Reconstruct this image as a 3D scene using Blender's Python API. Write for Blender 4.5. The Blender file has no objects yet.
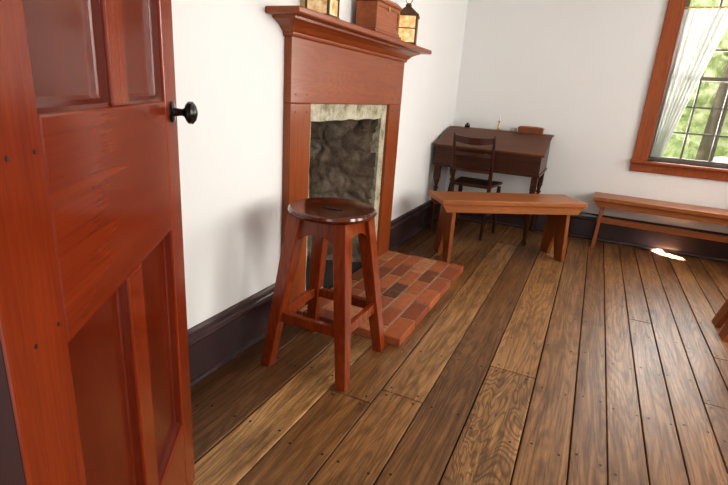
import bpy, bmesh, math, random
from mathutils import Vector, Matrix, noise
random.seed(7)
SC = bpy.context.scene
COL = SC.collection
XW, YB, XR, ZC = -1.33, 4.96, 2.3, 2.55
NY0, NY1 = 0.10, 0.22

# ------------------------------------------------------------ node helpers
class M:
    def __init__(s, name):
        s.m = bpy.data.materials.new(name); s.m.use_nodes = True
        s.nt = s.m.node_tree; s.b = s.nt.nodes['Principled BSDF']
        s.out = s.nt.nodes['Material Output']
    def n(s, t, **kw):
        nd = s.nt.nodes.new(t)
        for k, v in kw.items():
            if k in nd.inputs.keys() and not hasattr(nd, k): s.set(nd.inputs[k], v)
            elif hasattr(nd, k): setattr(nd, k, v)
        return nd
    def set(s, sock, v):
        if isinstance(v, bpy.types.NodeSocket): s.nt.links.new(v, sock)
        else: sock.default_value = v
    def math(s, op, a, b=0.0, c=None):
        nd = s.nt.nodes.new('ShaderNodeMath'); nd.operation = op
        s.set(nd.inputs[0], a); s.set(nd.inputs[1], b)
        if c is not None: s.set(nd.inputs[2], c)
        return nd.outputs[0]
    def vmath(s, op, a, b):
        nd = s.nt.nodes.new('ShaderNodeVectorMath'); nd.operation = op
        s.set(nd.inputs[0], a); s.set(nd.inputs[1], b)
        return nd.outputs[0]
    def obj(s): return s.n('ShaderNodeTexCoord').outputs['Object']
    def noise(s, vec, scale=5, detail=4, rough=.55, dist=0):
        nd = s.nt.nodes.new('ShaderNodeTexNoise')
        s.set(nd.inputs['Vector'], vec); nd.inputs['Scale'].default_value = scale
        nd.inputs['Detail'].default_value = detail; nd.inputs['Roughness'].default_value = rough
        nd.inputs['Distortion'].default_value = dist
        return nd.outputs['Fac']
    def ramp(s, fac, stops):
        nd = s.nt.nodes.new('ShaderNodeValToRGB'); s.set(nd.inputs[0], fac)
        el = nd.color_ramp.elements
        while len(el) < len(stops): el.new(.5)
        for e, (p, c) in zip(el, stops):
            e.position = p; e.color = (*c, 1) if len(c) == 3 else c
        return nd.outputs[0]
    def mix(s, fac, a, b, mode='MIX'):
        nd = s.nt.nodes.new('ShaderNodeMix'); nd.data_type = 'RGBA'; nd.blend_type = mode
        s.set(nd.inputs[0], fac)
        for sock, v in ((nd.inputs[6], a), (nd.inputs[7], b)):
            s.set(sock, (*v, 1) if isinstance(v, tuple) and len(v) == 3 else v)
        return nd.outputs[2]
    def bump(s, h, strength=.3, dist=.01):
        nd = s.nt.nodes.new('ShaderNodeBump'); s.set(nd.inputs['Height'], h)
        nd.inputs['Strength'].default_value = strength; nd.inputs['Distance'].default_value = dist
        s.nt.links.new(nd.outputs[0], s.b.inputs['Normal'])
    def fin(s, col=None, rough=.5, coat=0, metal=0, spec=.5):
        if col is not None: s.set(s.b.inputs['Base Color'], (*col, 1) if isinstance(col, tuple) and len(col) == 3 else col)
        s.set(s.b.inputs['Roughness'], rough); s.set(s.b.inputs['Metallic'], metal)
        s.b.inputs['Coat Weight'].default_value = coat; s.b.inputs['Coat Roughness'].default_value = .12
        s.b.inputs['Specular IOR Level'].default_value = spec
        return s.m

def wood(name, dark, light, axis='z', rough=.38, coat=.3, sc=1.0, fig=.12, spec=.35, blot=.6, st_=.04):
    m = M(name)
    st = {'x': (st_, 1, 1), 'y': (1, st_, 1), 'z': (1, 1, st_)}[axis]
    v = m.vmath('MULTIPLY', m.obj(), st)
    a = m.noise(v, 70 * sc, 6, .7, .1)
    v2 = m.vmath('MULTIPLY', m.obj(), tuple(1 if c == 1 else .10 for c in st))
    b = m.noise(v2, 7 * sc, 2.5, .45, .2)
    sn = m.math('SINE', m.math('MULTIPLY', b, 170))
    sn = m.math('MULTIPLY', m.math('ADD', sn, 1), .5)
    band = m.noise(v2, 11 * sc, 4, .55)
    f = m.math('ADD', m.math('MULTIPLY', a, 1 - fig - .35), m.math('MULTIPLY', sn, fig))
    f = m.math('ADD', f, m.math('MULTIPLY', band, .35))
    c = m.ramp(f, [(.34, dark), (.64, light)])
    bl = m.noise(m.vmath('MULTIPLY', m.obj(), tuple(1 if q == 1 else .4 for q in st)), 4, 4, .6)
    c = m.mix(m.ramp(bl, [(.42, (0, 0, 0)), (.78, (blot, blot, blot))]), c, dark)
    m.bump(a, .04, .003)
    return m.fin(c, rough, coat, spec=spec)

def plain(name, col, rough=.5, metal=0, var=.15, sc=30, bump=.1, coat=0):
    m = M(name)
    a = m.noise(m.obj(), sc, 4)
    c = m.mix(a, tuple(x * (1 - var) for x in col), tuple(min(1, x * (1 + var)) for x in col))
    if bump: m.bump(a, bump, .004)
    return m.fin(c, rough, coat, metal)

# ------------------------------------------------------------ mesh helpers
def box(bm, x0, x1, y0, y1, z0, z1, mi=0, mat=None):
    vs = [bm.verts.new((x, y, z)) for z in (z0, z1) for y in (y0, y1) for x in (x0, x1)]
    if mat is not None:
        for v in vs: v.co = mat @ v.co
    fs = []
    for q in ((0, 2, 3, 1), (4, 5, 7, 6), (0, 1, 5, 4), (2, 6, 7, 3), (0, 4, 6, 2), (1, 3, 7, 5)):
        f = bm.faces.new([vs[i] for i in q]); f.material_index = mi; fs.append(f)
    return fs

def loft(bm, loops, cap=True, mi=0, closed=True):
    rows = [[bm.verts.new(p) for p in lp] for lp in loops]
    n = len(rows[0])
    for r0, r1 in zip(rows, rows[1:]):
        for i in range(n if closed else n - 1):
            f = bm.faces.new((r0[i], r0[(i + 1) % n], r1[(i + 1) % n], r1[i])); f.material_index = mi
    if cap:
        f = bm.faces.new(rows[0][::-1]); f.material_index = mi
        f = bm.faces.new(rows[-1]); f.material_index = mi
    return rows

def beam(bm, p0, p1, w0, d0, w1=None, d1=None, side=(1, 0, 0)):
    p0, p1 = Vector(p0), Vector(p1); w1 = w0 if w1 is None else w1; d1 = d0 if d1 is None else d1
    ax = (p1 - p0).normalized(); sx = Vector(side); sx = (sx - ax * sx.dot(ax)).normalized(); sy = ax.cross(sx)
    def q(p, w, d): return [p + sx * a * w / 2 + sy * b * d / 2 for a, b in ((-1, -1), (1, -1), (1, 1), (-1, 1))]
    loft(bm, [q(p0, w0, d0), q(p1, w1, d1)])

def rod(bm, p0, p1, prof, n=16):
    p0, p1 = Vector(p0), Vector(p1); ax = (p1 - p0).normalized()
    s = Vector((1, 0, 0)) if abs(ax.x) < .9 else Vector((0, 1, 0))
    sx = (s - ax * s.dot(ax)).normalized(); sy = ax.cross(sx)
    loft(bm, [[p0.lerp(p1, t) + sx * r * math.cos(2 * math.pi * i / n) + sy * r * math.sin(2 * math.pi * i / n) for i in range(n)] for t, r in prof])

def lathe(bm, prof, c=(0, 0), n=32, mi=0):
    loft(bm, [[(c[0] + max(r, .0004) * math.cos(2 * math.pi * i / n), c[1] + max(r, .0004) * math.sin(2 * math.pi * i / n), z) for i in range(n)] for r, z in prof], mi=mi)

def fixn(bm): bmesh.ops.recalc_face_normals(bm, faces=bm.faces)

def P(name, bm, mat, parent=None, label=None, bevel=0, smooth=False, loc=None, seg=2):
    fixn(bm)
    me = bpy.data.meshes.new(name); bm.to_mesh(me); bm.free()
    for mm in (mat if isinstance(mat, (list, tuple)) else [mat]): me.materials.append(mm)
    o = bpy.data.objects.new(name, me); COL.objects.link(o)
    if parent: o.parent = parent
    if loc: o.location = loc
    if label: o['label'] = label
    if bevel:
        b = o.modifiers.new('bevel', 'BEVEL'); b.width = bevel; b.segments = seg; b.limit_method = 'ANGLE'; b.angle_limit = math.radians(35)
    if smooth:
        me.shade_smooth()
        try: me.set_sharp_from_angle(angle=math.radians(40))
        except Exception: pass
    return o

def T(name, label, cat, loc=(0, 0, 0), rotz=0, kind=None):
    e = bpy.data.objects.new(name, None); e.empty_display_size = .1; COL.objects.link(e)
    e.location = loc; e.rotation_euler = (0, 0, rotz); e['label'] = label; e['category'] = cat
    if kind: e['kind'] = kind
    return e

def S(o, label, cat):
    o['kind'] = 'structure'; o['label'] = label; o['category'] = cat; return o
nb = bmesh.new

# ------------------------------------------------------------ materials
def mk_wall(name, c):
    m = M(name); a = m.noise(m.obj(), 2.2, 4); b = m.noise(m.obj(), 60, 3)
    col = m.mix(a, tuple(x * .955 for x in c), c)
    m.bump(m.math('ADD', m.math('MULTIPLY', m.noise(m.obj(), 9, 3), 2), b), .12, .004)
    return m.fin(col, .75, spec=.25)
WALL = mk_wall('white_plaster', (.850, .860, .860))
CEIL = mk_wall('ceiling_paint', (.8, .8, .79))
BASE = plain('plum_brown_baseboard_paint', (.062, .038, .040), .25, sc=12, bump=.05, coat=.3)
DOORZ = wood('red_varnished_pine_upright', (.19, .023, .005), (.29, .045, .009), 'z', .24, .45, 1.4, fig=.05)
DOORX = wood('red_varnished_pine_level', (.18, .022, .005), (.28, .043, .009), 'x', .24, .45, 1.2, fig=.0, blot=.9, st_=.012)
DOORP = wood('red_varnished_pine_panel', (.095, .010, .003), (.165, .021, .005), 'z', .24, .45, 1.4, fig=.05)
MANZ = wood('reddish_mantel_wood_upright', (.22, .052, .013), (.33, .086, .022), 'z', .34, .2)
MANY = wood('reddish_mantel_wood_level', (.22, .050, .013), (.33, .084, .022), 'y', .34, .2)
STOOL = wood('cherry_stool_wood', (.16, .024, .005), (.29, .054, .010), 'z', .22, .5)
STOOLS = wood('chocolate_stool_seat_wood', (.07, .014, .005), (.15, .034, .010), 'x', .12, .6)
BEN = wood('honey_bench_wood', (.28, .090, .026), (.42, .158, .050), 'x', .38, .12)
BENZ = wood('honey_bench_leg_wood', (.21, .060, .017), (.35, .115, .035), 'z', .42, .08)
DESK = wood('dark_walnut_desk_wood', (.038, .013, .006), (.095, .031, .013), 'x', .38, .1, spec=.3)
DESKT = wood('brown_desk_lid_wood', (.08, .028, .012), (.16, .058, .025), 'x', .42, .05, spec=.2)
CHAIRM = wood('dark_chair_wood', (.03, .008, .004), (.08, .020, .009), 'z', .34, .15)
TRIM = wood('orange_window_casing_wood', (.26, .062, .015), (.38, .105, .027), 'z', .38, .15)
MUNT = plain('dark_sash_paint', (.16, .14, .12), .5)
BLACK = plain('black_iron', (.008, .008, .009), .2, 0, coat=.4)
BRASS = plain('aged_brass', (.55, .36, .12), .3, 1)
DTIN = plain('dark_bronze_tin', (.13, .07, .035), .4, .7)
BOXM = wood('orange_brown_box_wood', (.24, .058, .013), (.40, .115, .028), 'y', .34, .2)
BOXD = wood('trinket_box_wood', (.18, .055, .020), (.28, .095, .036), 'x', .4, .1)
CREAM = plain('cream_paper', (.75, .7, .6), .7)
PEG = plain('dark_peg', (.05, .012, .006), .5)
m = M('sooty_rubble_stone'); v = m.obj()
nz = m.n('ShaderNodeTexNoise'); nz.inputs['Scale'].default_value = 7; nz.inputs['Detail'].default_value = 6; m.set(nz.inputs['Vector'], v)
wv = m.vmath('ADD', m.vmath('MULTIPLY', v, (1, 1, 1.7)), m.vmath('MULTIPLY', nz.outputs['Color'], (.26, .26, .26)))
vo = m.n('ShaderNodeTexVoronoi', feature='DISTANCE_TO_EDGE'); vo.inputs['Scale'].default_value = 4.2; m.set(vo.inputs['Vector'], wv)
vc = m.n('ShaderNodeTexVoronoi'); vc.inputs['Scale'].default_value = 4.2; m.set(vc.inputs['Vector'], wv)
g = m.n('ShaderNodeSeparateColor'); m.set(g.inputs[0], vc.outputs['Color'])
base = m.ramp(g.outputs[0], [(0, (.17, .125, .09)), (.4, (.26, .21, .16)), (.75, (.40, .35, .285)), (1, (.54, .49, .41))])
base = m.mix(m.ramp(m.noise(v, 14, 9, .8), [(.44, (0, 0, 0)), (.68, (.75, .75, .75))]), base, (.06, .046, .035))
e_ = m.ramp(vo.outputs['Distance'], [(.0, (0, 0, 0)), (.18, (1, 1, 1))])
c = m.mix(m.math('ADD', m.math('MULTIPLY', e_, .45), .55), (.09, .068, .05), base)
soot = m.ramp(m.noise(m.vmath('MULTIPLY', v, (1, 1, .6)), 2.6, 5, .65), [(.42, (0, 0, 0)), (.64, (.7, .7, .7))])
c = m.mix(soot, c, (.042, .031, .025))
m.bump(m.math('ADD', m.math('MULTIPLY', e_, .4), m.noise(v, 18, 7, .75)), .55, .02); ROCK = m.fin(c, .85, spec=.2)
m = M('mottled_limestone_facing'); v = m.obj()
c = m.ramp(m.noise(v, 11, 9, .82), [(.37, (.17, .15, .09)), (.46, (.36, .33, .23)), (.55, (.53, .50, .39)), (.68, (.65, .63, .52))])
m.bump(m.noise(v, 40, 6, .7), .5, .01); LIME = m.fin(c, .8)
m = M('red_hearth_brick'); v = m.obj()
at = m.n('ShaderNodeAttribute', attribute_name='rnd')
c = m.ramp(at.outputs['Fac'], [(0, (.12, .045, .026)), (.22, (.25, .070, .028)), (.5, (.40, .115, .040)), (.8, (.48, .155, .055)), (1, (.50, .26, .13))])
c = m.mix(m.ramp(m.noise(v, 24, 8, .8), [(.45, (0, 0, 0)), (.68, (.65, .65, .65))]), c, (.16, .07, .042))
c = m.mix(m.ramp(m.noise(v, 9, 7, .75), [(.55, (0, 0, 0)), (.75, (.4, .4, .4))]), c, (.42, .28, .18))
m.bump(m.noise(v, 40, 6, .75), .6, .006); BRICK = m.fin(c, .6, spec=.3)
MORT = plain('hearth_mortar', (.30, .22, .16), .9, var=.4)
# floor planks
m = M('old_oak_floorboards'); v = m.obj()
rnd = m.n('ShaderNodeAttribute', attribute_name='rnd').outputs['Fac']
fig = m.n('ShaderNodeAttribute', attribute_name='fig').outputs['Fac']
cx = m.n('ShaderNodeCombineXYZ'); m.set(cx.inputs[0], m.math('MULTIPLY', rnd, 13.7)); m.set(cx.inputs[1], m.math('MULTIPLY', rnd, 41.3)); m.set(cx.inputs[2], m.math('MULTIPLY', rnd, 5.1))
vo = m.vmath('ADD', v, cx.outputs[0])
fine = m.noise(m.vmath('MULTIPLY', vo, (1, .026, 1)), 155, 7, .8, .08)
mid = m.noise(m.vmath('MULTIPLY', vo, (1, .045, 1)), 32, 8, .74, .15)
cont = m.noise(m.vmath('MULTIPLY', vo, (1, .085, 1)), 6, 2.2, .42, .2)
line = m.ramp(m.math('MULTIPLY', m.math('ADD', m.math('SINE', m.math('MULTIPLY', cont, 175)), 1), .5), [(.45, (0, 0, 0)), (.97, (1, 1, 1))])
cont2 = m.noise(m.vmath('MULTIPLY', vo, (1, .26, 1)), 8, 2.4, .5, .5)
line2 = m.ramp(m.math('MULTIPLY', m.math('ADD', m.math('SINE', m.math('MULTIPLY', cont2, 140)), 1), .5), [(.4, (0, 0, 0)), (1, (1, 1, 1))])
tone = m.ramp(rnd, [(0, (.105, .045, .016)), (.35, (.225, .105, .037)), (.7, (.360, .180, .066)), (1, (.60, .345, .145))])
c = m.mix(m.ramp(mid, [(.41, (0, 0, 0)), (.64, (.85, .85, .85))]), tone, m.mix(1, tone, (.37, .31, .25), 'MULTIPLY'))
c = m.mix(m.math('MULTIPLY', line, .48), c, m.mix(1, tone, (.34, .27, .20), 'MULTIPLY'))
c = m.mix(m.ramp(fine, [(.49, (0, 0, 0)), (.64, (.75, .75, .75))]), c, (.042, .019, .009))
c = m.mix(m.math('MULTIPLY', m.math('MULTIPLY', line2, fig), .68), c, (.065, .030, .012))
blot = m.ramp(m.noise(m.vmath('MULTIPLY', v, (1, .4, 1)), 4.8, 9, .76), [(.485, (0, 0, 0)), (.68, (.62, .62, .62))])
c = m.mix(blot, c, (.042, .022, .012))
m.bump(m.math('ADD', fine, m.math('MULTIPLY', mid, .8)), .25, .004)
rg = m.math('ADD', m.math('MULTIPLY', mid, .36), .20)
FLOOR = m.fin(c, rg, spec=.40)
GAP = plain('dark_floor_gap', (.014, .009, .006), .9)
NAIL = plain('iron_nail', (.015, .012, .010), .5, .3)

# ------------------------------------------------------------ floor
bm = nb(); lr = bm.faces.layers.float.new('rnd'); lf = bm.faces.layers.float.new('fig')
edges = [-1.33, -1.17, -.99, -.815, -.62, -.435, -.25, -.04, .13, .255, .385, .51, .645, .77, .90, 1.02, 1.15, 1.30, 1.42, 1.55, 1.68, 1.85, 2.0, 2.14, 2.3]
special = {2: (.99, None), 0: (.14, None), 1: (.3, None), 3: (.55, None), 4: (.70, [1.66]), 6: (.80, [2.1]), 7: (.62, None), 5: (.42, None), 8: (.48, None), 9: (.66, None), 10: (.5, [3.1]), 11: (.6, None), 12: (.45, [2.3]), 13: (.62, None), 14: (.5, None)}
def plank(x0, x1, y0, y1, r, fg):
    g = .0018 if x0 > .1 else .0025; b = .0024; rr = random.uniform(-.001, .001)
    dx = random.uniform(-.0010, .0010)
    lo = [(x0 + g + dx, y0 + g), (x1 - g + dx, y0 + g), (x1 - g - dx, y1 - g), (x0 + g - dx, y1 - g)]
    hi = [(x0 + g + b + dx, y0 + g + b), (x1 - g - b + dx, y0 + g + b), (x1 - g - b - dx, y1 - g - b), (x0 + g + b - dx, y1 - g - b)]
    nf = len(bm.faces)
    loft(bm, [[(x, y, -.018) for x, y in lo], [(x, y, -.0025 + rr) for x, y in lo], [(x, y, rr) for x, y in hi]])
    bm.faces.ensure_lookup_table()
    for f in bm.faces[nf:]: f[lr] = r; f[lf] = fg
def nail(x, y):
    r = .0055; vs = [bm.verts.new((x + r * math.cos(a * math.pi / 4), y + r * math.sin(a * math.pi / 4), .0018)) for a in range(8)]
    f = bm.faces.new(vs); f.material_index = 2
Y0, Y1 = -.6, YB
for i in range(len(edges) - 1):
    x0, x1 = edges[i], edges[i + 1]
    base, js = special.get(i, (random.uniform(.28, .80), None))
    if js is None:
        js = [] if random.random() < .4 else [random.uniform(1.3, 4.2)]
        if i == 2: js = [3.2]
    else: js = js + [js[0] + 2.6] if js[0] + 2.6 < 4.6 else js
    ys = [Y0] + js + [Y1]
    for k in range(len(ys) - 1):
        r = base if k == 0 else min(.8, max(.22, base + random.uniform(-.25, .2)))
        fg = 1.0 if (i == 6 and k == 0) else 0.0
        plank(x0, x1, ys[k], ys[k + 1], r, fg)
        w = x1 - x0
        for fx in (.18, .82):
            for yy in (ys[k] + .03, ys[k + 1] - .03): nail(x0 + w * fx, yy)
            yy = .35 + i % 3 * .02
            while yy < Y1:
                if abs(yy - ys[k]) > .15 and abs(yy - ys[k + 1]) > .15 and ys[k] < yy < ys[k + 1]: nail(x0 + w * fx + random.uniform(-.01, .01), yy + random.uniform(-.015, .015))
                yy += .42
for f in box(bm, XW - .1, XR + .1, Y0, Y1 + .1, -.06, -.012, 1): pass
S(P('floor', bm, [FLOOR, GAP, NAIL]), 'worn wide oak floorboards with dark gaps and nails', 'floor')

# ------------------------------------------------------------ fireplace dims
FO = (1.93, 3.33); FI = (2.11, 3.12); FB = (2.145, 3.03); FZ = 1.13; FBZ = 1.04
# ------------------------------------------------------------ walls
WT = .2
bm = nb()
box(bm, XW - WT, XW, NY0, FI[0], 0, ZC); box(bm, XW - WT, XW, FI[1], YB + WT, 0, ZC); box(bm, XW - WT, XW, FI[0], FI[1], FZ, ZC)
S(P('wall_left', bm, WALL), 'white plastered wall with the fireplace', 'wall')
WX0, WX1, WZ0, WZ1 = .44, 1.42, .785, 2.2
bm = nb()
box(bm, XW, WX0, YB, YB + WT, 0, ZC); box(bm, WX1, XR + WT, YB, YB + WT, 0, ZC); box(bm, WX0, WX1, YB, YB + WT, 0, WZ0); box(bm, WX0, WX1, YB, YB + WT, WZ1, ZC)
S(P('wall_back', bm, WALL), 'white plastered wall with a window', 'wall')
bm = nb(); y = NY0
wins = [(.8, 1.6), (2.0, 2.95), (3.4, 4.35)]
for a, b in wins:
    box(bm, XR, XR + WT, y, a, 0, ZC); box(bm, XR, XR + WT, a, b, 0, WZ0); box(bm, XR, XR + WT, a, b, WZ1, ZC); y = b
box(bm, XR, XR + WT, y, YB, 0, ZC)
S(P('wall_right', bm, WALL), 'white plastered wall with windows', 'wall')
DX0, DX1 = -.575, .30
bm = nb()
box(bm, XW, DX0, NY0, NY1, 0, ZC); box(bm, DX1, XR, NY0, NY1, 0, ZC); box(bm, DX0, DX1, NY0, NY1, 2.1, ZC)
S(P('wall_front', bm, WALL), 'white plastered wall with the doorway', 'wall')
bm = nb(); box(bm, XW - WT, XR + WT, NY0, YB + WT, ZC, ZC + .1)
S(P('ceiling', bm, CEIL), 'plain white ceiling', 'ceiling')
bm = nb()
DK = plain('dark_jamb_paint', (.035, .010, .006), .6)
box(bm, DX0 - .09, DX0, NY1, NY1 + .018, 0, 2.18); box(bm, DX0, DX0 + .018, NY0, NY1 + .018, 0, 2.1)
box(bm, DX1, DX1 + .09, NY1, NY1 + .018, 0, 2.18); box(bm, DX1 - .018, DX1, NY0, NY1 + .018, 0, 2.1)
box(bm, DX0 - .09, DX1 + .09, NY1, NY1 + .018, 2.1, 2.19); box(bm, DX0 + .018, DX1 - .018, NY0, NY1, 2.082, 2.1)
S(P('trim_1', bm, DK, bevel=.003), 'dark wooden doorway frame', 'door frame')

def baseboard(name, p0, p1, inward, label='dark plum-brown painted baseboard with moulded top'):
    prof = [(0, 0), (.032, 0), (.034, .012), (.030, .022), (.018, .026), (.018, .180), (.022, .183), (.031, .188), (.034, .196), (.031, .204), (.022, .209), (.018, .214), (.014, .232), (.008, .244), (0, .246)]
    iw = Vector(inward)
    bm = nb(); loft(bm, [[Vector(p) + iw * d + Vector((0, 0, z)) for d, z in prof] for p in (p0, p1)])
    return S(P(name, bm, BASE), label, 'baseboard')
baseboard('baseboard_left', (XW, NY1, 0), (XW, FO[0], 0), (1, 0, 0))
baseboard('baseboard_left.001', (XW, FO[1], 0), (XW, YB, 0), (1, 0, 0))
baseboard('baseboard_back', (XW + .035, YB, 0), (XR - .035, YB, 0), (0, -1, 0))
baseboard('baseboard_right', (XR, NY1, 0), (XR, YB, 0), (-1, 0, 0))

# ------------------------------------------------------------ windows
m = M('clear_window_glass')
tr = m.n('ShaderNodeBsdfTransparent'); gl = m.n('ShaderNodeBsdfGlossy'); gl.inputs['Roughness'].default_value = .02
mx = m.n('ShaderNodeMixShader'); mx.inputs[0].default_value = .04
m.nt.links.new(tr.outputs[0], mx.inputs[1]); m.nt.links.new(gl.outputs[0], mx.inputs[2]); m.nt.links.new(mx.outputs[0], m.out.inputs[0]); GLASS = m.m
def window(name, origin, rotz, w, z0, z1, label):
    e = T(name, label, 'window', origin, rotz, 'structure')
    cw = .105
    bm = nb()
    box(bm, -cw, 0, -.022, 0, z0 - .02, z1 + cw); box(bm, w, w + cw, -.022, 0, z0 - .02, z1 + cw); box(bm, 0, w, -.022, 0, z1, z1 + cw)
    P('casing', bm, TRIM, e, bevel=.004)
    bm = nb(); box(bm, -cw - .015, w + cw + .015, -.05, .1, z0 - .025, z0)
    box(bm, -cw, w + cw, -.02, 0, z0 - .10, z0 - .025); P('sill', bm, TRIM, e, bevel=.004)
    bm = nb()
    for a, b in ((0, .02), (w - .02, w)): box(bm, a, b, 0, WT, z0, z1)
    box(bm, .02, w - .02, 0, WT, z1 - .02, z1); P('jamb', bm, TRIM, e)
    bm = nb(); fy = (.09, .125); s = .04
    box(bm, .02, .02 + s, *fy, z0, z1 - .02); box(bm, w - .02 - s, w - .02, *fy, z0, z1 - .02)
    zm = (z0 + z1) / 2
    box(bm, .02 + s, w - .02 - s, *fy, z0, z0 + .04); box(bm, .02 + s, w - .02 - s, *fy, z1 - .06, z1 - .02); box(bm, .02 + s, w - .02 - s, *fy, zm - .015, zm + .015)
    n = 4
    for i in range(1, n):
        x = .06 + (w - .12) * i / n; box(bm, x - .0075, x + .0075, .095, .12, z0 + .04, z1 - .06)
    for a, b in ((z0 + .04, zm - .015), (zm + .015, z1 - .06)):
        for i in range(1, 3):
            z = a + (b - a) * i / 3; box(bm, .06, w - .06, .097, .118, z - .0075, z + .0075)
    P('sash', bm, MUNT, e)
    bm = nb(); box(bm, .06, w - .06, .106, .109, z0 + .04, z1 - .06); P('glass', bm, GLASS, e)
    return e
window('window_1', (WX0, YB, 0), 0, WX1 - WX0, WZ0, WZ1, 'orange-brown framed sash window with small panes')
for i, (a, b) in enumerate(wins):
    window('window_%d' % (i + 2), (XR, b, 0), -math.pi / 2, b - a, WZ0, WZ1, 'wood-framed sash window with small panes')

# curtain
m = M('sheer_white_cotton')
df = m.n('ShaderNodeBsdfDiffuse'); df.inputs[0].default_value = (.80, .80, .78, 1)
tl = m.n('ShaderNodeBsdfTranslucent'); tl.inputs[0].default_value = (.42, .42, .395, 1)
tp = m.n('ShaderNodeBsdfTransparent')
m1 = m.n('ShaderNodeMixShader'); m1.inputs[0].default_value = .40
m2 = m.n('ShaderNodeMixShader'); wv = m.noise(m.obj(), 300, 2); m.set(m2.inputs[0], m.math('ADD', m.math('MULTIPLY', wv, .2), .02))
L = m.nt.links.new; L(df.outputs[0], m1.inputs[1]); L(tl.outputs[0], m1.inputs[2]); L(m1.outputs[0], m2.inputs[1]); L(tp.outputs[0], m2.inputs[2]); L(m2.outputs[0], m.out.inputs[0])
SHEER = m.m
cur = T('curtain', 'sheer white gathered cotton curtain hanging in the window', 'curtain', (WX0, YB + .038, 0))
bm = nb(); nz, nx = 34, 160; rows = []
for j in range(nz):
    t = j / (nz - 1); z = 2.02 - t * 1.20
    xl = .0 + .025; wdt = .26 * (1 - t) ** 1.1 + .10
    rows.append([bm.verts.new((xl + wdt * i / nx, (.030 + .006 * math.sin(i * .07)) * math.sin(i * 2 * math.pi / 22 + .8 * math.sin(t * 2 + i * .05)) + .004 * math.sin(i * .9 + t * 6), z)) for i in range(nx + 1)])
for r0, r1 in zip(rows, rows[1:]):
    for i in range(nx): bm.faces.new((r0[i], r0[i + 1], r1[i + 1], r1[i]))
P('curtain_panel', bm, SHEER, cur, smooth=True)
bm = nb(); rod(bm, (.02, 0, 2.03), (WX1 - WX0 - .02, 0, 2.03), [(0, .006), (1, .006)]); P('curtain_rod', bm, BRASS, cur, smooth=True)

# ------------------------------------------------------------ outside
GR = plain('lawn_grass', (.22, .33, .07), .9, sc=3, var=.4)
bm = nb(); box(bm, -8, 14, YB + WT + .3, 22, -.6, -.41); o = P('lawn', bm, GR); o['label'] = 'sunlit green lawn outside the window'; o['category'] = 'lawn'; o['kind'] = 'stuff'
m = M('leaves_with_painted_sun'); v = m.obj()
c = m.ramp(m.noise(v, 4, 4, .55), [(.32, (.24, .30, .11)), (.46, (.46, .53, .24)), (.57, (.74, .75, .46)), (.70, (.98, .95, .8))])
m.set(m.b.inputs['Emission Color'], c); m.b.inputs['Emission Strength'].default_value = .42  # leaf emission stands in for stronger sunlight on the trees
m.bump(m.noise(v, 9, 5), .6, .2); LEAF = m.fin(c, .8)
BARK = plain('tree_bark', (.20, .15, .12), .9, sc=8, var=.5)
def tree(x, y, h, r, s, front=False):
    e = T('tree', 'leafy yellow-green tree in sunlight with extra glow put into the leaves', 'tree', (x, y, -.4)); e['group'] = 'trees outside the window'
    bm = nb(); ty = -r * .9 if front else 0
    rod(bm, (0, ty, 0), (.1, ty, h), [(0, .16), (.5, .12), (1, .06)])
    P('trunk', bm, BARK, e, smooth=True)
    bm = nb()
    for k in range(7):
        rr = r * random.uniform(.5, .62)
        c0 = Vector((random.uniform(-1, 1) * r * .42, random.uniform(-1, 1) * r * .42, .75 + rr * .5 + (h - .6) * k / 6))
        res = bmesh.ops.create_icosphere(bm, subdivisions=4, radius=rr, matrix=Matrix.Translation(c0))
        for vv in res['verts']:
            d = noise.noise(vv.co * 2.3 + Vector((s, 0, 0))) * .2 + noise.noise(vv.co * 7) * .12
            vv.co += (vv.co - c0).normalized() * d
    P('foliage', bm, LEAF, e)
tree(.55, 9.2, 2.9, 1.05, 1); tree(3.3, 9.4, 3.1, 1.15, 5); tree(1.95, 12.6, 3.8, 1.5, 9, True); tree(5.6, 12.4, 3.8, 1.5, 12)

# ------------------------------------------------------------ door
K = .92
DH, DW, DT = 2.04, .83 * K, .036
door = T('door_1', 'open red-brown varnished panelled wooden door with black knob', 'door', (-.567 * K, .289 * K, 0), math.radians(122.9), 'structure')
st = .115 * K; mu = (.373 * K, .457 * K); LR = 1.2 - K * .375; TR = 1.2 - K * .053; BR = .295; HX = -.022
def dpart(name, x0, x1, z0, z1, mat, y0=0, y1=DT, bev=.004, lab=None):
    bm = nb(); box(bm, x0, x1, y0, y1, z0, z1); return P(name, bm, mat, door, lab, bevel=bev)
dpart('stile', HX, st, .008, DH, DOORZ); dpart('stile', DW - st, DW, .008, DH, DOORZ)
for a, b in ((.008, BR), (LR, TR), (DH - .13, DH)): dpart('rail', st, DW - st, a, b, DOORX)
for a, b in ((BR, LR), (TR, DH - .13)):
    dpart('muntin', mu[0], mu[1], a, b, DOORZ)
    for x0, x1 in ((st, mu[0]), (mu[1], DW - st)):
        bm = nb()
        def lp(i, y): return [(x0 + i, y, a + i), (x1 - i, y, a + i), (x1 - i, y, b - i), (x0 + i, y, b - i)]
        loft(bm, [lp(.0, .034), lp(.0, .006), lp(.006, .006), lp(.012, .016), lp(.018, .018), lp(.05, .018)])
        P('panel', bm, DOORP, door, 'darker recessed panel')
dpart('edge_shade_strip', HX - .002, HX + .0005, .008, DH, plain('painted_edge_shade', (.045, .009, .005), .6), .004, DT, 0, 'thin strip with hinge side shade painted dark')  # thin strip over the door end; dark colour paints the shade there
for zz in (LR + .04, TR - .04):
    for xx in (.03, .085, DW - .03, DW - .085):
        bm = nb(); rod(bm, (xx, -.0008, zz), (xx, .003, zz), [(0, .0032), (1, .0032)], 8); P('peg', bm, PEG, door)
kz = 1.2 - K * .080; kx = DW - .052
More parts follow.
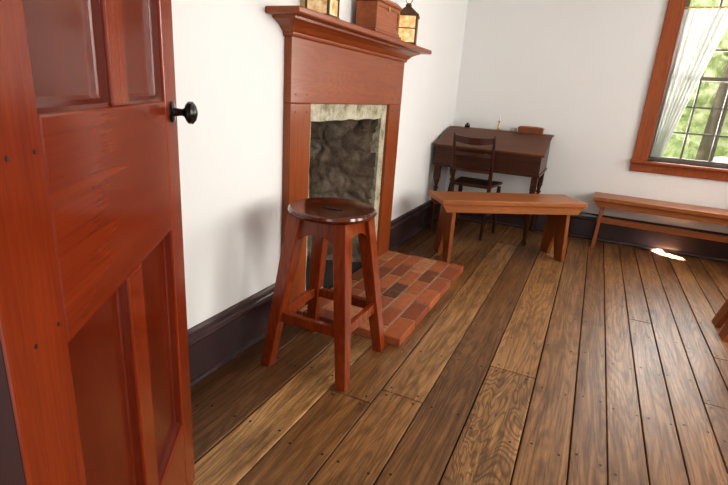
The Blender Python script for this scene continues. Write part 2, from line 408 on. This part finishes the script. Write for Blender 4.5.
bm = nb(); rod(bm, (kx, 0, kz), (kx, -.006, kz), [(0, .024), (.7, .024), (1, .020)], 24)
rod(bm, (kx, -.006, kz), (kx, -.058, kz), [(0, .010), (.35, .008), (.45, .011), (.52, .020), (.62, .026), (.8, .026), (.93, .018), (1, .006)], 24)
P('door_knob', bm, BLACK, door, 'glossy black round door knob', smooth=True)
for zz in (.2, 1.85):
    bm = nb(); rod(bm, (HX - .003, -.004, zz), (HX - .003, -.004, zz + .09), [(0, .005), (1, .005)], 10); P('hinge', bm, BLACK, door, 'black iron hinge')

# ------------------------------------------------------------ fireplace
fp = T('fireplace', 'wooden mantelpiece around a stone-lined fireplace opening', 'fireplace', (XW, 0, 0))
PF = .042; SB = 1.486; MZ = 1.418
for a, b in ((FO[0], FI[0]), (FI[1], FO[1])):
    bm = nb(); box(bm, 0.001, PF, a, b, 0, FZ); P('jamb_board', bm, MANZ, fp, bevel=.004)
bm = nb(); box(bm, 0.001, PF, FO[0], FO[1], FZ, MZ); P('frieze', bm, MANY, fp, bevel=.003)
for yy in (FO[0] + .04, FI[0] - .04, FI[1] + .05, FO[1] - .05):
    for zz in (FZ + .04, FZ - .04):
        bm = nb(); rod(bm, (PF - .002, yy, zz), (PF + .0008, yy, zz), [(0, .005), (1, .005)], 8); P('peg', bm, PEG, fp)
def ring(p, o, z): return [(.001, FO[0] - o, z), (p, FO[0] - o, z), (p, FO[1] + o, z), (.001, FO[1] + o, z)]
bm = nb(); loft(bm, [ring(PF + .004, .004, MZ - .004), ring(PF + .010, .010, MZ), ring(PF + .013, .013, MZ + .008), ring(PF + .013, .013, MZ + .014), ring(PF + .022, .024, MZ + .022), ring(PF + .034, .042, MZ + .038), ring(PF + .054, .066, MZ + .050), ring(PF + .074, .088, MZ + .058), ring(PF + .076, .092, SB)])
P('cornice_moulding', bm, MANY, fp)
bm = nb(); box(bm, .001, .172, FO[0] - .145, FO[1] + .18, SB, SB + .028); P('mantel_shelf', bm, MANY, fp, bevel=.006)
bm = nb(); fx = (-.06, .022)
box(bm, *fx, FI[0] + .001, FB[0], 0, FZ - .001); box(bm, *fx, FB[1], FI[1] - .001, 0, FZ - .001); box(bm, *fx, FB[0], FB[1], FBZ, FZ - .001)
bmesh.ops.subdivide_edges(bm, edges=bm.edges[:], cuts=9, use_grid_fill=True)
for vv in bm.verts:
    if FI[0] + .02 < vv.co.y < FI[1] - .02 and vv.co.z < FZ - .02:
        q = noise.noise(vv.co * 14) * .010
        vv.co += Vector((noise.noise(vv.co * 20) * .004, q, q * .8))
P('stone_facing', bm, LIME, fp, 'mottled yellow-grey worn limestone surround')
bm = nb(); D = -.50
def grid(p00, p10, p11, p01, n, m_, amp, seed):
    p00, p10, p11, p01 = map(Vector, (p00, p10, p11, p01)); nrm = (p10 - p00).cross(p01 - p00).normalized()
    R = []
    for j in range(m_ + 1):
        row = []
        for i in range(n + 1):
            s, t = i / n, j / m_
            p = (p00 * (1 - s) + p10 * s) * (1 - t) + (p01 * (1 - s) + p11 * s) * t
            q = Vector((p.x * 4.4, p.y * 4.4, p.z * 7)) + Vector((seed, 0, 0))
            q += Vector((noise.noise(p * 4), noise.noise(p * 4 + Vector((5, 0, 0))), noise.noise(p * 4 + Vector((0, 7, 0))))) * .5
            dd, _ = noise.voronoi(q)
            k = min(1, (dd[1] - dd[0]) * 6)
            row.append(bm.verts.new(p + nrm * amp * (k * .7 + .6 * noise.noise(q * 1.7) + .5 * noise.noise(q * 5))))
        R.append(row)
    for j in range(m_):
        for i in range(n): bm.faces.new((R[j][i], R[j][i + 1], R[j + 1][i + 1], R[j + 1][i]))
bY0, bY1 = FB[0] + .10, FB[1] - .20
grid((D, bY0, 0), (D, bY1, 0), (D, bY1, 1.2), (D, bY0, 1.2), 60, 90, .013, 3)
grid((-.0, FB[0], 0), (D, bY0, 0), (D, bY0, 1.2), (-.0, FB[0], 1.2), 50, 90, .012, 8)
grid((D, bY1, 0), (-.0, FB[1] + .01, 0), (-.0, FB[1] + .01, 1.2), (D, bY1, 1.2), 60, 90, .013, 13)
grid((D, bY0, 1.2), (D, bY1, 1.2), (0, FB[1], 1.2), (0, FB[0], 1.2), 10, 10, .0, 1)
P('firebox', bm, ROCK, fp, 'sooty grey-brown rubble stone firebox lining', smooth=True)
bm = nb(); box(bm, D - .03, 0, FB[0], FB[1], 0.001, .012); P('firebox_floor', bm, plain('sooty_slab', (.05, .04, .035), .9), fp)

# hearth
HX0, HX1, HY0, HY1, HH = XW + PF + .003, -.685, 2.03, 3.30, .045
bm = nb(); lr = bm.faces.layers.float.new('rnd')
box(bm, HX0, HX1 - .004, HY0 + .004, HY1 - .004, 0.001, HH - .002, 1)
def brick(x0, x1, a2, b2):
    dz = random.uniform(-.0005, .003); nf = len(bm.faces); bb = .003
    j = lambda: random.uniform(-.002, .002)
    loft(bm, [[(x0, a2, .002), (x1, a2, .002), (x1, b2, .002), (x0, b2, .002)], [(x0, a2, HH + dz - bb), (x1, a2, HH + dz - bb), (x1, b2, HH + dz - bb), (x0, b2, HH + dz - bb)],
              [(x0 + bb + j(), a2 + bb, HH + dz), (x1 - bb + j(), a2 + bb + j(), HH + dz), (x1 - bb, b2 - bb + j(), HH + dz), (x0 + bb + j(), b2 - bb, HH + dz)]])
    bm.faces.ensure_lookup_table(); rv = random.random()
    for f in bm.faces[nf:]: f[lr] = rv
g = .0055; bl = .235; bw = .10
XB = HX1 - bw; YN = HY0 + bw
y = HY0
while y < HY1 - .04:
    e2 = min(y + bl, HY1); brick(XB + g, HX1, y + (g if y > HY0 else 0), e2 - (g if e2 < HY1 else 0)); y += bl
x = XB
while x > HX0 + .03:
    s2 = max(x - bl, HX0); brick(s2 + g, x - g, HY0, YN - g); x -= bl
nr = 5; rw = (XB - HX0) / nr
for r in range(nr):
    y = YN - (r % 2) * bl / 2
    while y < HY1 - .02:
        a, b = max(y, YN), min(y + bl, HY1)
        if b - a > .03: brick(HX0 + r * rw + g, HX0 + (r + 1) * rw - g, a + g, b - (g if b < HY1 else 0))
        y += bl
o = P('hearth', bm, [BRICK, MORT]); o['label'] = 'low red brick hearth slab in front of the fireplace'; o['category'] = 'hearth'

# ------------------------------------------------------------ stool
SH = .725
stl = T('stool', 'tall round-seated cherry-red wooden stool with four splayed legs', 'stool', (-.955, 1.765, 0))
bm = nb()
lathe(bm, [(.0, SH - .034), (.165, SH - .034), (.182, SH - .028), (.190, SH - .016), (.188, SH - .006), (.180, SH), (.165, SH - .001), (.13, SH - .005), (.06, SH - .008), (.0, SH - .008)], n=64)
P('seat', bm, STOOLS, stl, 'dark glossy dished round seat', smooth=True)
bm = nb()
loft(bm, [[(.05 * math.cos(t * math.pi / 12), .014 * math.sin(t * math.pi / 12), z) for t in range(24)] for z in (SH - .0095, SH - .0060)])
P('slot_shade_oval', bm, plain('painted_slot_shade', (.008, .003, .002), .9), stl, 'thin dark oval painted as hand slot shade')  # thin oval on the seat, painted dark for the shade in a slot
tx, bx = .105, .192; zt = SH - .035
def lx(z): return bx + (tx - bx) * z / zt
for sx, sy in ((-1, -1), (1, -1), (1, 1), (-1, 1)):
    bm = nb(); beam(bm, (sx * bx, sy * bx, 0), (sx * tx, sy * tx, zt), .048, .048, .064, .064, side=(1, 0, 0))
    P('leg', bm, STOOL, stl, bevel=.004)
for k in range(4):
    R = Matrix.Rotation(k * math.pi / 2, 4, 'Z')
    zb = .24; w = lx(zb)
    bm = nb(); box(bm, -w + .018, w - .018, -w - .013, -w + .013, zb - .023, zb + .023, mat=R); P('stretcher', bm, STOOL, stl, bevel=.003)
    n = 14; z1 = zt; lowz = .575; bm = nb()
    pts = []
    xa = lx(lowz) - .018; xb = lx(z1) - .018
    for i in range(n + 1):
        s = i / n * 2 - 1; pts.append((xa * s, lowz + .05 * (1 - abs(s) ** 2.5)))
    pts += [(xb, z1), (-xb, z1)]
    loft(bm, [[R @ Vector((x, -lx(z) + yy, z)) for x, z in pts] for yy in (-.012, .012)])
    P('apron', bm, STOOL, stl)

# ------------------------------------------------------------ benches
def bench(label, loc, rot, Ln, W, H, stretcher=False, splay=.18, inset=.14, th=.034, hh=.06, mats=(BEN, BENZ)):
    e = T('bench', label, 'bench', loc, rot)
    bm = nb(); box(bm, -Ln / 2, Ln / 2, -W / 2, W / 2, H - th, H); P('seat', bm, mats[0], e, bevel=.005)
    for s in (-1, 1):
        yy = s * (W / 2 - .03)
        bm = nb()
        pts = [(-Ln / 2 + .01, H - th), (Ln / 2 - .01, H - th), (Ln / 2 - .05, H - th - hh), (-Ln / 2 + .05, H - th - hh)]
        loft(bm, [[(x, yy + d, z) for x, z in pts] for d in (-.012, .012)]); P('apron', bm, mats[0], e, bevel=.002)
        bm = nb(); a = W / 2 - .043; b = W / 2 - .01; zt = H - th
        pts = [(-b, 0), (-.055, 0), (-.04, .06), (0, .19), (.04, .06), (.055, 0), (b, 0), (a, zt), (-a, zt)]
        loft(bm, [[(s * (Ln / 2 - inset + (zt - z) * splay) + d, y, z) for y, z in pts] for d in (-.015, .015)])
        P('leg', bm, mats[1], e, bevel=.002)
    if stretcher:
        bm = nb(); x = Ln / 2 - inset + .03; box(bm, -x, x, -.013, .013, .21, .26); P('stretcher', bm, mats[0], e, bevel=.002)
    return e
bench('honey-brown plank bench with splayed notched legs, before the desk', (-.535, 3.855, 0), math.radians(36), 1.19, .34, .488, inset=.12, splay=.02, th=.036, hh=.062)
bench('long honey-brown bench with stretcher standing under the window', (.93, 4.755, 0), math.radians(-2), 1.68, .30, .46, True, inset=.09, splay=.03, th=.036, hh=.05)
bench('brown plank bench with splayed legs on bare floorboards', (1.52, 3.22, 0), 0, 1.3, .32, .44, inset=.10, splay=.25)

# ------------------------------------------------------------ desk
dx0, dx1, dy0, dy1 = -1.30, -.345, 4.25, 4.91
zf, zb_, fl = .80, .935, .18
desk = T('writing_desk', 'dark brown slant-top writing desk on turned legs in the corner', 'desk', ((dx0 + dx1) / 2, dy0, 0))
w = (dx1 - dx0) / 2; dp = dy1 - dy0; ZD = .62
bm = nb()
pts = [(.02, ZD), (dp - .01, ZD), (dp - .01, zb_ - .016), (dp - fl, zb_ - .016), (.02, zf - .018)]
loft(bm, [[(x, y, z) for y, z in pts] for x in (-w + .02, w - .02)]); P('case', bm, DESK, desk, bevel=.003)
bm = nb(); box(bm, -w + .01, w - .01, .010, dp - .005, ZD - .012, ZD + .008); P('case_moulding', bm, DESK, desk, bevel=.003)
bm = nb()
pts = [(0, zf - .020), (dp - fl, zb_ - .020), (dp - fl, zb_), (0, zf)]
loft(bm, [[(x, y, z) for y, z in pts] for x in (-w, w)]); P('slanted_lid', bm, DESKT, desk, 'brown slanted writing lid', bevel=.004)
bm = nb(); box(bm, -w, w, dp - fl + .002, dp, zb_ - .016, zb_ + .002); P('ledge', bm, DESKT, desk, bevel=.003)
bm = nb(); box(bm, -.012, .012, .014, .021, .735, .76); P('lock_plate', bm, BRASS, desk)
ls = (ZD - .012) / .70
for sx in (-w + .05, w - .05):
    for sy in (.05, dp - .05):
        bm = nb(); box(bm, sx - .026, sx + .026, sy - .026, sy + .026, .56 * ls, .70 * ls)
        lathe(bm, [(r, z * ls) for r, z in [(.016, 0), (.022, .03), (.014, .06), (.018, .10), (.026, .24), (.028, .34), (.018, .43), (.014, .445), (.026, .465), (.014, .48), (.018, .51), (.028, .54), (.022, .56)]], (sx, sy), 20)
        P('leg', bm, DESK, desk, smooth=True)
bm = nb(); box(bm, -w + .05, w - .05, dp - .06, dp - .04, .14, .18); P('stretcher', bm, DESK, desk, bevel=.003)
def thing(name, label, cat, loc, parts, rot=0):
    e = T(name, label, cat, loc, rot)
    for pn, b, mt, sm in parts: P(pn, b, mt, e, smooth=sm, bevel=0 if sm else .002)
    return e
zl = zb_ + .002
b1 = nb(); lathe(b1, [(.035, 0), (.036, .006), (.012, .012), (.007, .02), (.010, .05), (.006, .07), (.012, .085), (.008, .09)], n=20)
b2 = nb(); lathe(b2, [(.007, .088), (.007, .135), (.002, .14)], n=12)
thing('candlestick', 'small brass candlestick with a short candle on the desk ledge', 'candlestick', (-.85, dy1 - .09, zl), [('holder', b1, BRASS, True), ('candle', b2, CREAM, True)])
b1 = nb(); lathe(b1, [(.022, 0), (.026, .01), (.024, .03), (.010, .036), (.012, .045)], n=20)
b2 = nb(); beam(b2, (0, 0, .04), (.03, 0, .08), .002, .010, .001, .002, (0, 1, 0))
thing('inkwell', 'small dark inkwell with a quill on the desk ledge', 'inkwell', (-1.15, dy1 - .09, zl), [('pot', b1, BLACK, True), ('quill', b2, CREAM, False)])
b1 = nb(); box(b1, -.11, .11, -.05, .05, 0, .042); b2 = nb(); loft(b2, [[(x, y, z) for x, y in ((-a, -b), (a, -b), (a, b), (-a, b))] for a, b, z in ((.114, .054, .042), (.114, .054, .048), (.10, .04, .057), (.05, .015, .061))])
thing('trinket_box', 'small flat brown lidded wooden box on the desk', 'box', (-.55, dy1 - .09, zl), [('box_body', b1, BOXD, False), ('lid', b2, BOXD, False)])
b1 = nb(); lathe(b1, [(.02, 0), (.028, .005), (.032, .035), (.030, .035), (.026, .008), (.0, .006)], n=24)
thing('cup', 'small pale cup standing on the desk ledge', 'cup', (-.71, dy1 - .06, zl), [('bowl', b1, CREAM, True)])

# ------------------------------------------------------------ chair
ch = T('chair', 'dark wooden slat-back chair pushed under the desk', 'chair', (-.915, 4.20, 0), math.radians(-3))
cw = .166
for s in (-1, 1):
    bm = nb(); rod(bm, (s * (cw - .01), .02, 0), (s * cw, .03, .46), [(0, .013), (.4, .018), (1, .018)])
    rod(bm, (s * cw, .03, .46), (s * (cw + .008), -.055, .925), [(0, .018), (.6, .014), (.92, .012), (1, .005)]); P('back_post', bm, CHAIRM, ch, smooth=True)
    bm = nb(); rod(bm, (s * (cw + .02), .36, 0), (s * (cw + .015), .35, .45), [(0, .013), (.3, .018), (.6, .014), (.8, .02), (1, .016)]); P('front_leg', bm, CHAIRM, ch, smooth=True)
    bm = nb(); rod(bm, (s * (cw + .01), .03, .22), (s * (cw + .018), .355, .22), [(0, .008), (.5, .013), (1, .008)]); P('stretcher', bm, CHAIRM, ch, smooth=True)
for z in (.16, .30):
    bm = nb(); rod(bm, (-cw, .03, z), (cw, .03, z), [(0, .008), (.5, .013), (1, .008)]); P('stretcher', bm, CHAIRM, ch, smooth=True)
bm = nb(); loft(bm, [[(-cw - .010, .01, z), (cw + .010, .01, z), (cw + .035, .385, z), (-cw - .035, .385, z)] for z in (.465, .490)]); P('seat', bm, CHAIRM, ch, bevel=.008)
def ypost(z): return .03 - .085 * (z - .46) / .465
for z0, z1 in ((.855, .905), (.735, .765), (.60, .625)):
    bm = nb(); L_ = []
    for i in range(11):
        x = -cw + 2 * cw * i / 10; bow = -.03 * (1 - (x / cw) ** 2); yc = ypost((z0 + z1) / 2) + bow
        dn = -.02 * (1 - (x / cw) ** 2) if z0 > .75 else 0
        L_.append([(x, yc - .008, z0 + dn), (x, yc + .008, z0 + dn), (x, yc + .008, z1 + dn * .5), (x, yc - .008, z1 + dn * .5)])
    loft(bm, L_); P('back_slat', bm, CHAIRM, ch)

# ------------------------------------------------------------ mantel things
ZS = SB + .028
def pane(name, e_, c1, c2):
    m = M(name); m.set(m.b.inputs['Emission Color'], (1, .60, .22, 1)); m.b.inputs['Emission Strength'].default_value = e_  # pane emission stands in for light reflected in the glass
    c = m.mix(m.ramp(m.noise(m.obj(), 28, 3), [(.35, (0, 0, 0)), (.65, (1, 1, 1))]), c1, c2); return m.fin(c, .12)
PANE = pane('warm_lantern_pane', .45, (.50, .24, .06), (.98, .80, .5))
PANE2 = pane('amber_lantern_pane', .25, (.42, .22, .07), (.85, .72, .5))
def lantern(label, loc, rot, s=1.0, pm=None):
    e = T('lantern', label, 'lantern', loc, rot); a = .055 * s; h = .15 * s
    bm = nb(); box(bm, -a - .008, a + .008, -a - .008, a + .008, 0, .012); P('base', bm, DTIN, e, bevel=.002)
    bm = nb()
    for i in (-1, 1):
        for j in (-1, 1): box(bm, i * a - .005, i * a + .005, j * a - .005, j * a + .005, .012, h)
    for i in (-1, 1):
        box(bm, -a, a, i * a - .0035, i * a + .0035, h * .55, h * .55 + .006); box(bm, i * a - .0035, i * a + .0035, -a, a, h * .55, h * .55 + .006)
    P('frame', bm, DTIN, e)
    bm = nb()
    for i in (-1, 1):
        box(bm, -a + .004, a - .004, i * a - .001, i * a + .001, .012, h); box(bm, i * a - .001, i * a + .001, -a + .004, a - .004, .012, h)
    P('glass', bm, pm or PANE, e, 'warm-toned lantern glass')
    bm = nb(); loft(bm, [[(-k, -k, z), (k, -k, z), (k, k, z), (-k, k, z)] for k, z in ((a + .012, h), (a + .012, h + .008), (.022, h + .055), (.018, h + .058), (.018, h + .072), (.004, h + .082))]); P('roof', bm, DTIN, e)
    bm = nb(); n = 20; r = .022
    loft(bm, [[(r * math.cos(2 * math.pi * i / n) * k, d, h + .098 + r * math.sin(2 * math.pi * i / n) * k) for i in range(n)] for k, d in ((1, -.002), (1, .002), (.82, .002), (.82, -.002), (1, -.002))], cap=False); P('ring', bm, DTIN, e)
    return e
lantern('small dark bronze lantern with warm panes, reflected light painted as a glow, on the mantel', (XW + .095, 3.18, ZS), .3, 1.12)
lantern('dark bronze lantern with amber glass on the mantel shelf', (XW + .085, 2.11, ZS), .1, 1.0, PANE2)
e = T('wooden_chest', 'orange-brown wooden box with stepped base on the mantel shelf', 'box', (XW + .095, 2.72, ZS))
bm = nb(); box(bm, -.06, .06, -.165, .165, .026, .155); P('body', bm, BOXM, e, bevel=.003)
bm = nb(); box(bm, .06, .064, -.165, -.14, .027, .154); box(bm, .06, .064, .14, .165, .027, .154); box(bm, .06, .064, -.14, .14, .027, .045); box(bm, .06, .064, -.14, .14, .137, .154); P('front_frame', bm, BOXM, e)
bm = nb(); box(bm, -.074, .074, -.19, .19, 0, .014); box(bm, -.067, .067, -.175, .175, .014, .027); P('base', bm, MANY, e, bevel=.003)
bm = nb(); loft(bm, [[(-a, -b, z), (a, -b, z), (a, b, z), (-a, b, z)] for a, b, z in ((.064, .17, .155), (.07, .177, .162), (.07, .177, .172), (.05, .155, .19))]); P('lid', bm, BOXM, e)
bm = nb(); box(bm, .064, .067, -.012, .012, .125, .15); P('lock_plate', bm, BRASS, e)

# ------------------------------------------------------------ lights
w_ = bpy.data.worlds.new('World'); SC.world = w_; w_.use_nodes = True
bg = w_.node_tree.nodes['Background']; bg.inputs[0].default_value = (.90, .96, 1, 1); bg.inputs[1].default_value = 1.05
def area(loc, target, sx, sy, power, col):
    l = bpy.data.lights.new('window_light', 'AREA'); l.shape = 'RECTANGLE'; l.size = sx; l.size_y = sy; l.energy = power; l.color = col
    o = bpy.data.objects.new('window_light', l); COL.objects.link(o); o.location = loc
    o.rotation_euler = (Vector(target) - Vector(loc)).to_track_quat('-Z', 'Y').to_euler(); return o
for (a, b), pw in zip(wins, (72, 60, 56)):
    area((XR + WT + .15, (a + b) / 2, 1.55), (XR - 2, (a + b) / 2, 1.2), b - a, 1.5, pw, (1, .955, .88))
area(((WX0 + WX1) / 2, YB + WT + .15, 1.6), ((WX0 + WX1) / 2 - .3, YB - 2, 1.0), .95, 1.4, 52, (.99, .99, .98))
area((.1, -2.2, 2.0), (-.2, 2, .7), 2.0, 1.8, 26, (.93, .97, 1))  # added fill lamp behind the camera, aimed in through the doorway
sl = bpy.data.lights.new('sun_light', 'SUN'); sl.energy = 4; sl.angle = .01; sl.color = (1, .95, .85)
so = bpy.data.objects.new('sun_light', sl); COL.objects.link(so); so.rotation_euler = Vector((.7, -.08, -1.0)).to_track_quat('-Z', 'Y').to_euler()
sp = bpy.data.lights.new('sun_patch_spot', 'SPOT'); sp.energy = 170000; sp.spot_size = math.radians(1.5); sp.spot_blend = .15; sp.shadow_soft_size = .01; sp.color = (.92, .97, 1)  # added spot outside a side window, throws the sun patch on the floor
spo = bpy.data.objects.new('sun_patch_spot', sp); COL.objects.link(spo)
tgt = Vector((.78, 4.85, 0)); thru = Vector((XR + .1, 3.63, 1.15)); spo.location = tgt + (thru - tgt) * 2.3
spo.rotation_euler = (tgt - Vector(spo.location)).to_track_quat('-Z', 'Y').to_euler()

# ------------------------------------------------------------ camera
cam = bpy.data.cameras.new('camera'); co = bpy.data.objects.new('camera', cam); COL.objects.link(co)
yaw, th, rho, f = math.radians(24.3), math.radians(17.35), math.radians(3.94), 480
hd = Vector((-math.sin(yaw), math.cos(yaw), 0)); R_ = Vector((math.cos(yaw), math.sin(yaw), 0)); Z = Vector((0, 0, 1))
fw = hd * math.cos(th) - Z * math.sin(th); up = hd * math.sin(th) + Z * math.cos(th)
X = R_ * math.cos(rho) + up * math.sin(rho); Y = -R_ * math.sin(rho) + up * math.cos(rho)
mt = Matrix((X, Y, -fw)).transposed().to_4x4(); mt.translation = Vector((0, 0, 1.2)); co.matrix_world = mt
cam.sensor_width = 36; cam.lens = f * 36 / 728; cam.clip_start = .02
SC.camera = co
SC.view_settings.view_transform = 'Standard'
SC.view_settings.look = 'Medium High Contrast'
SC.view_settings.exposure = 0
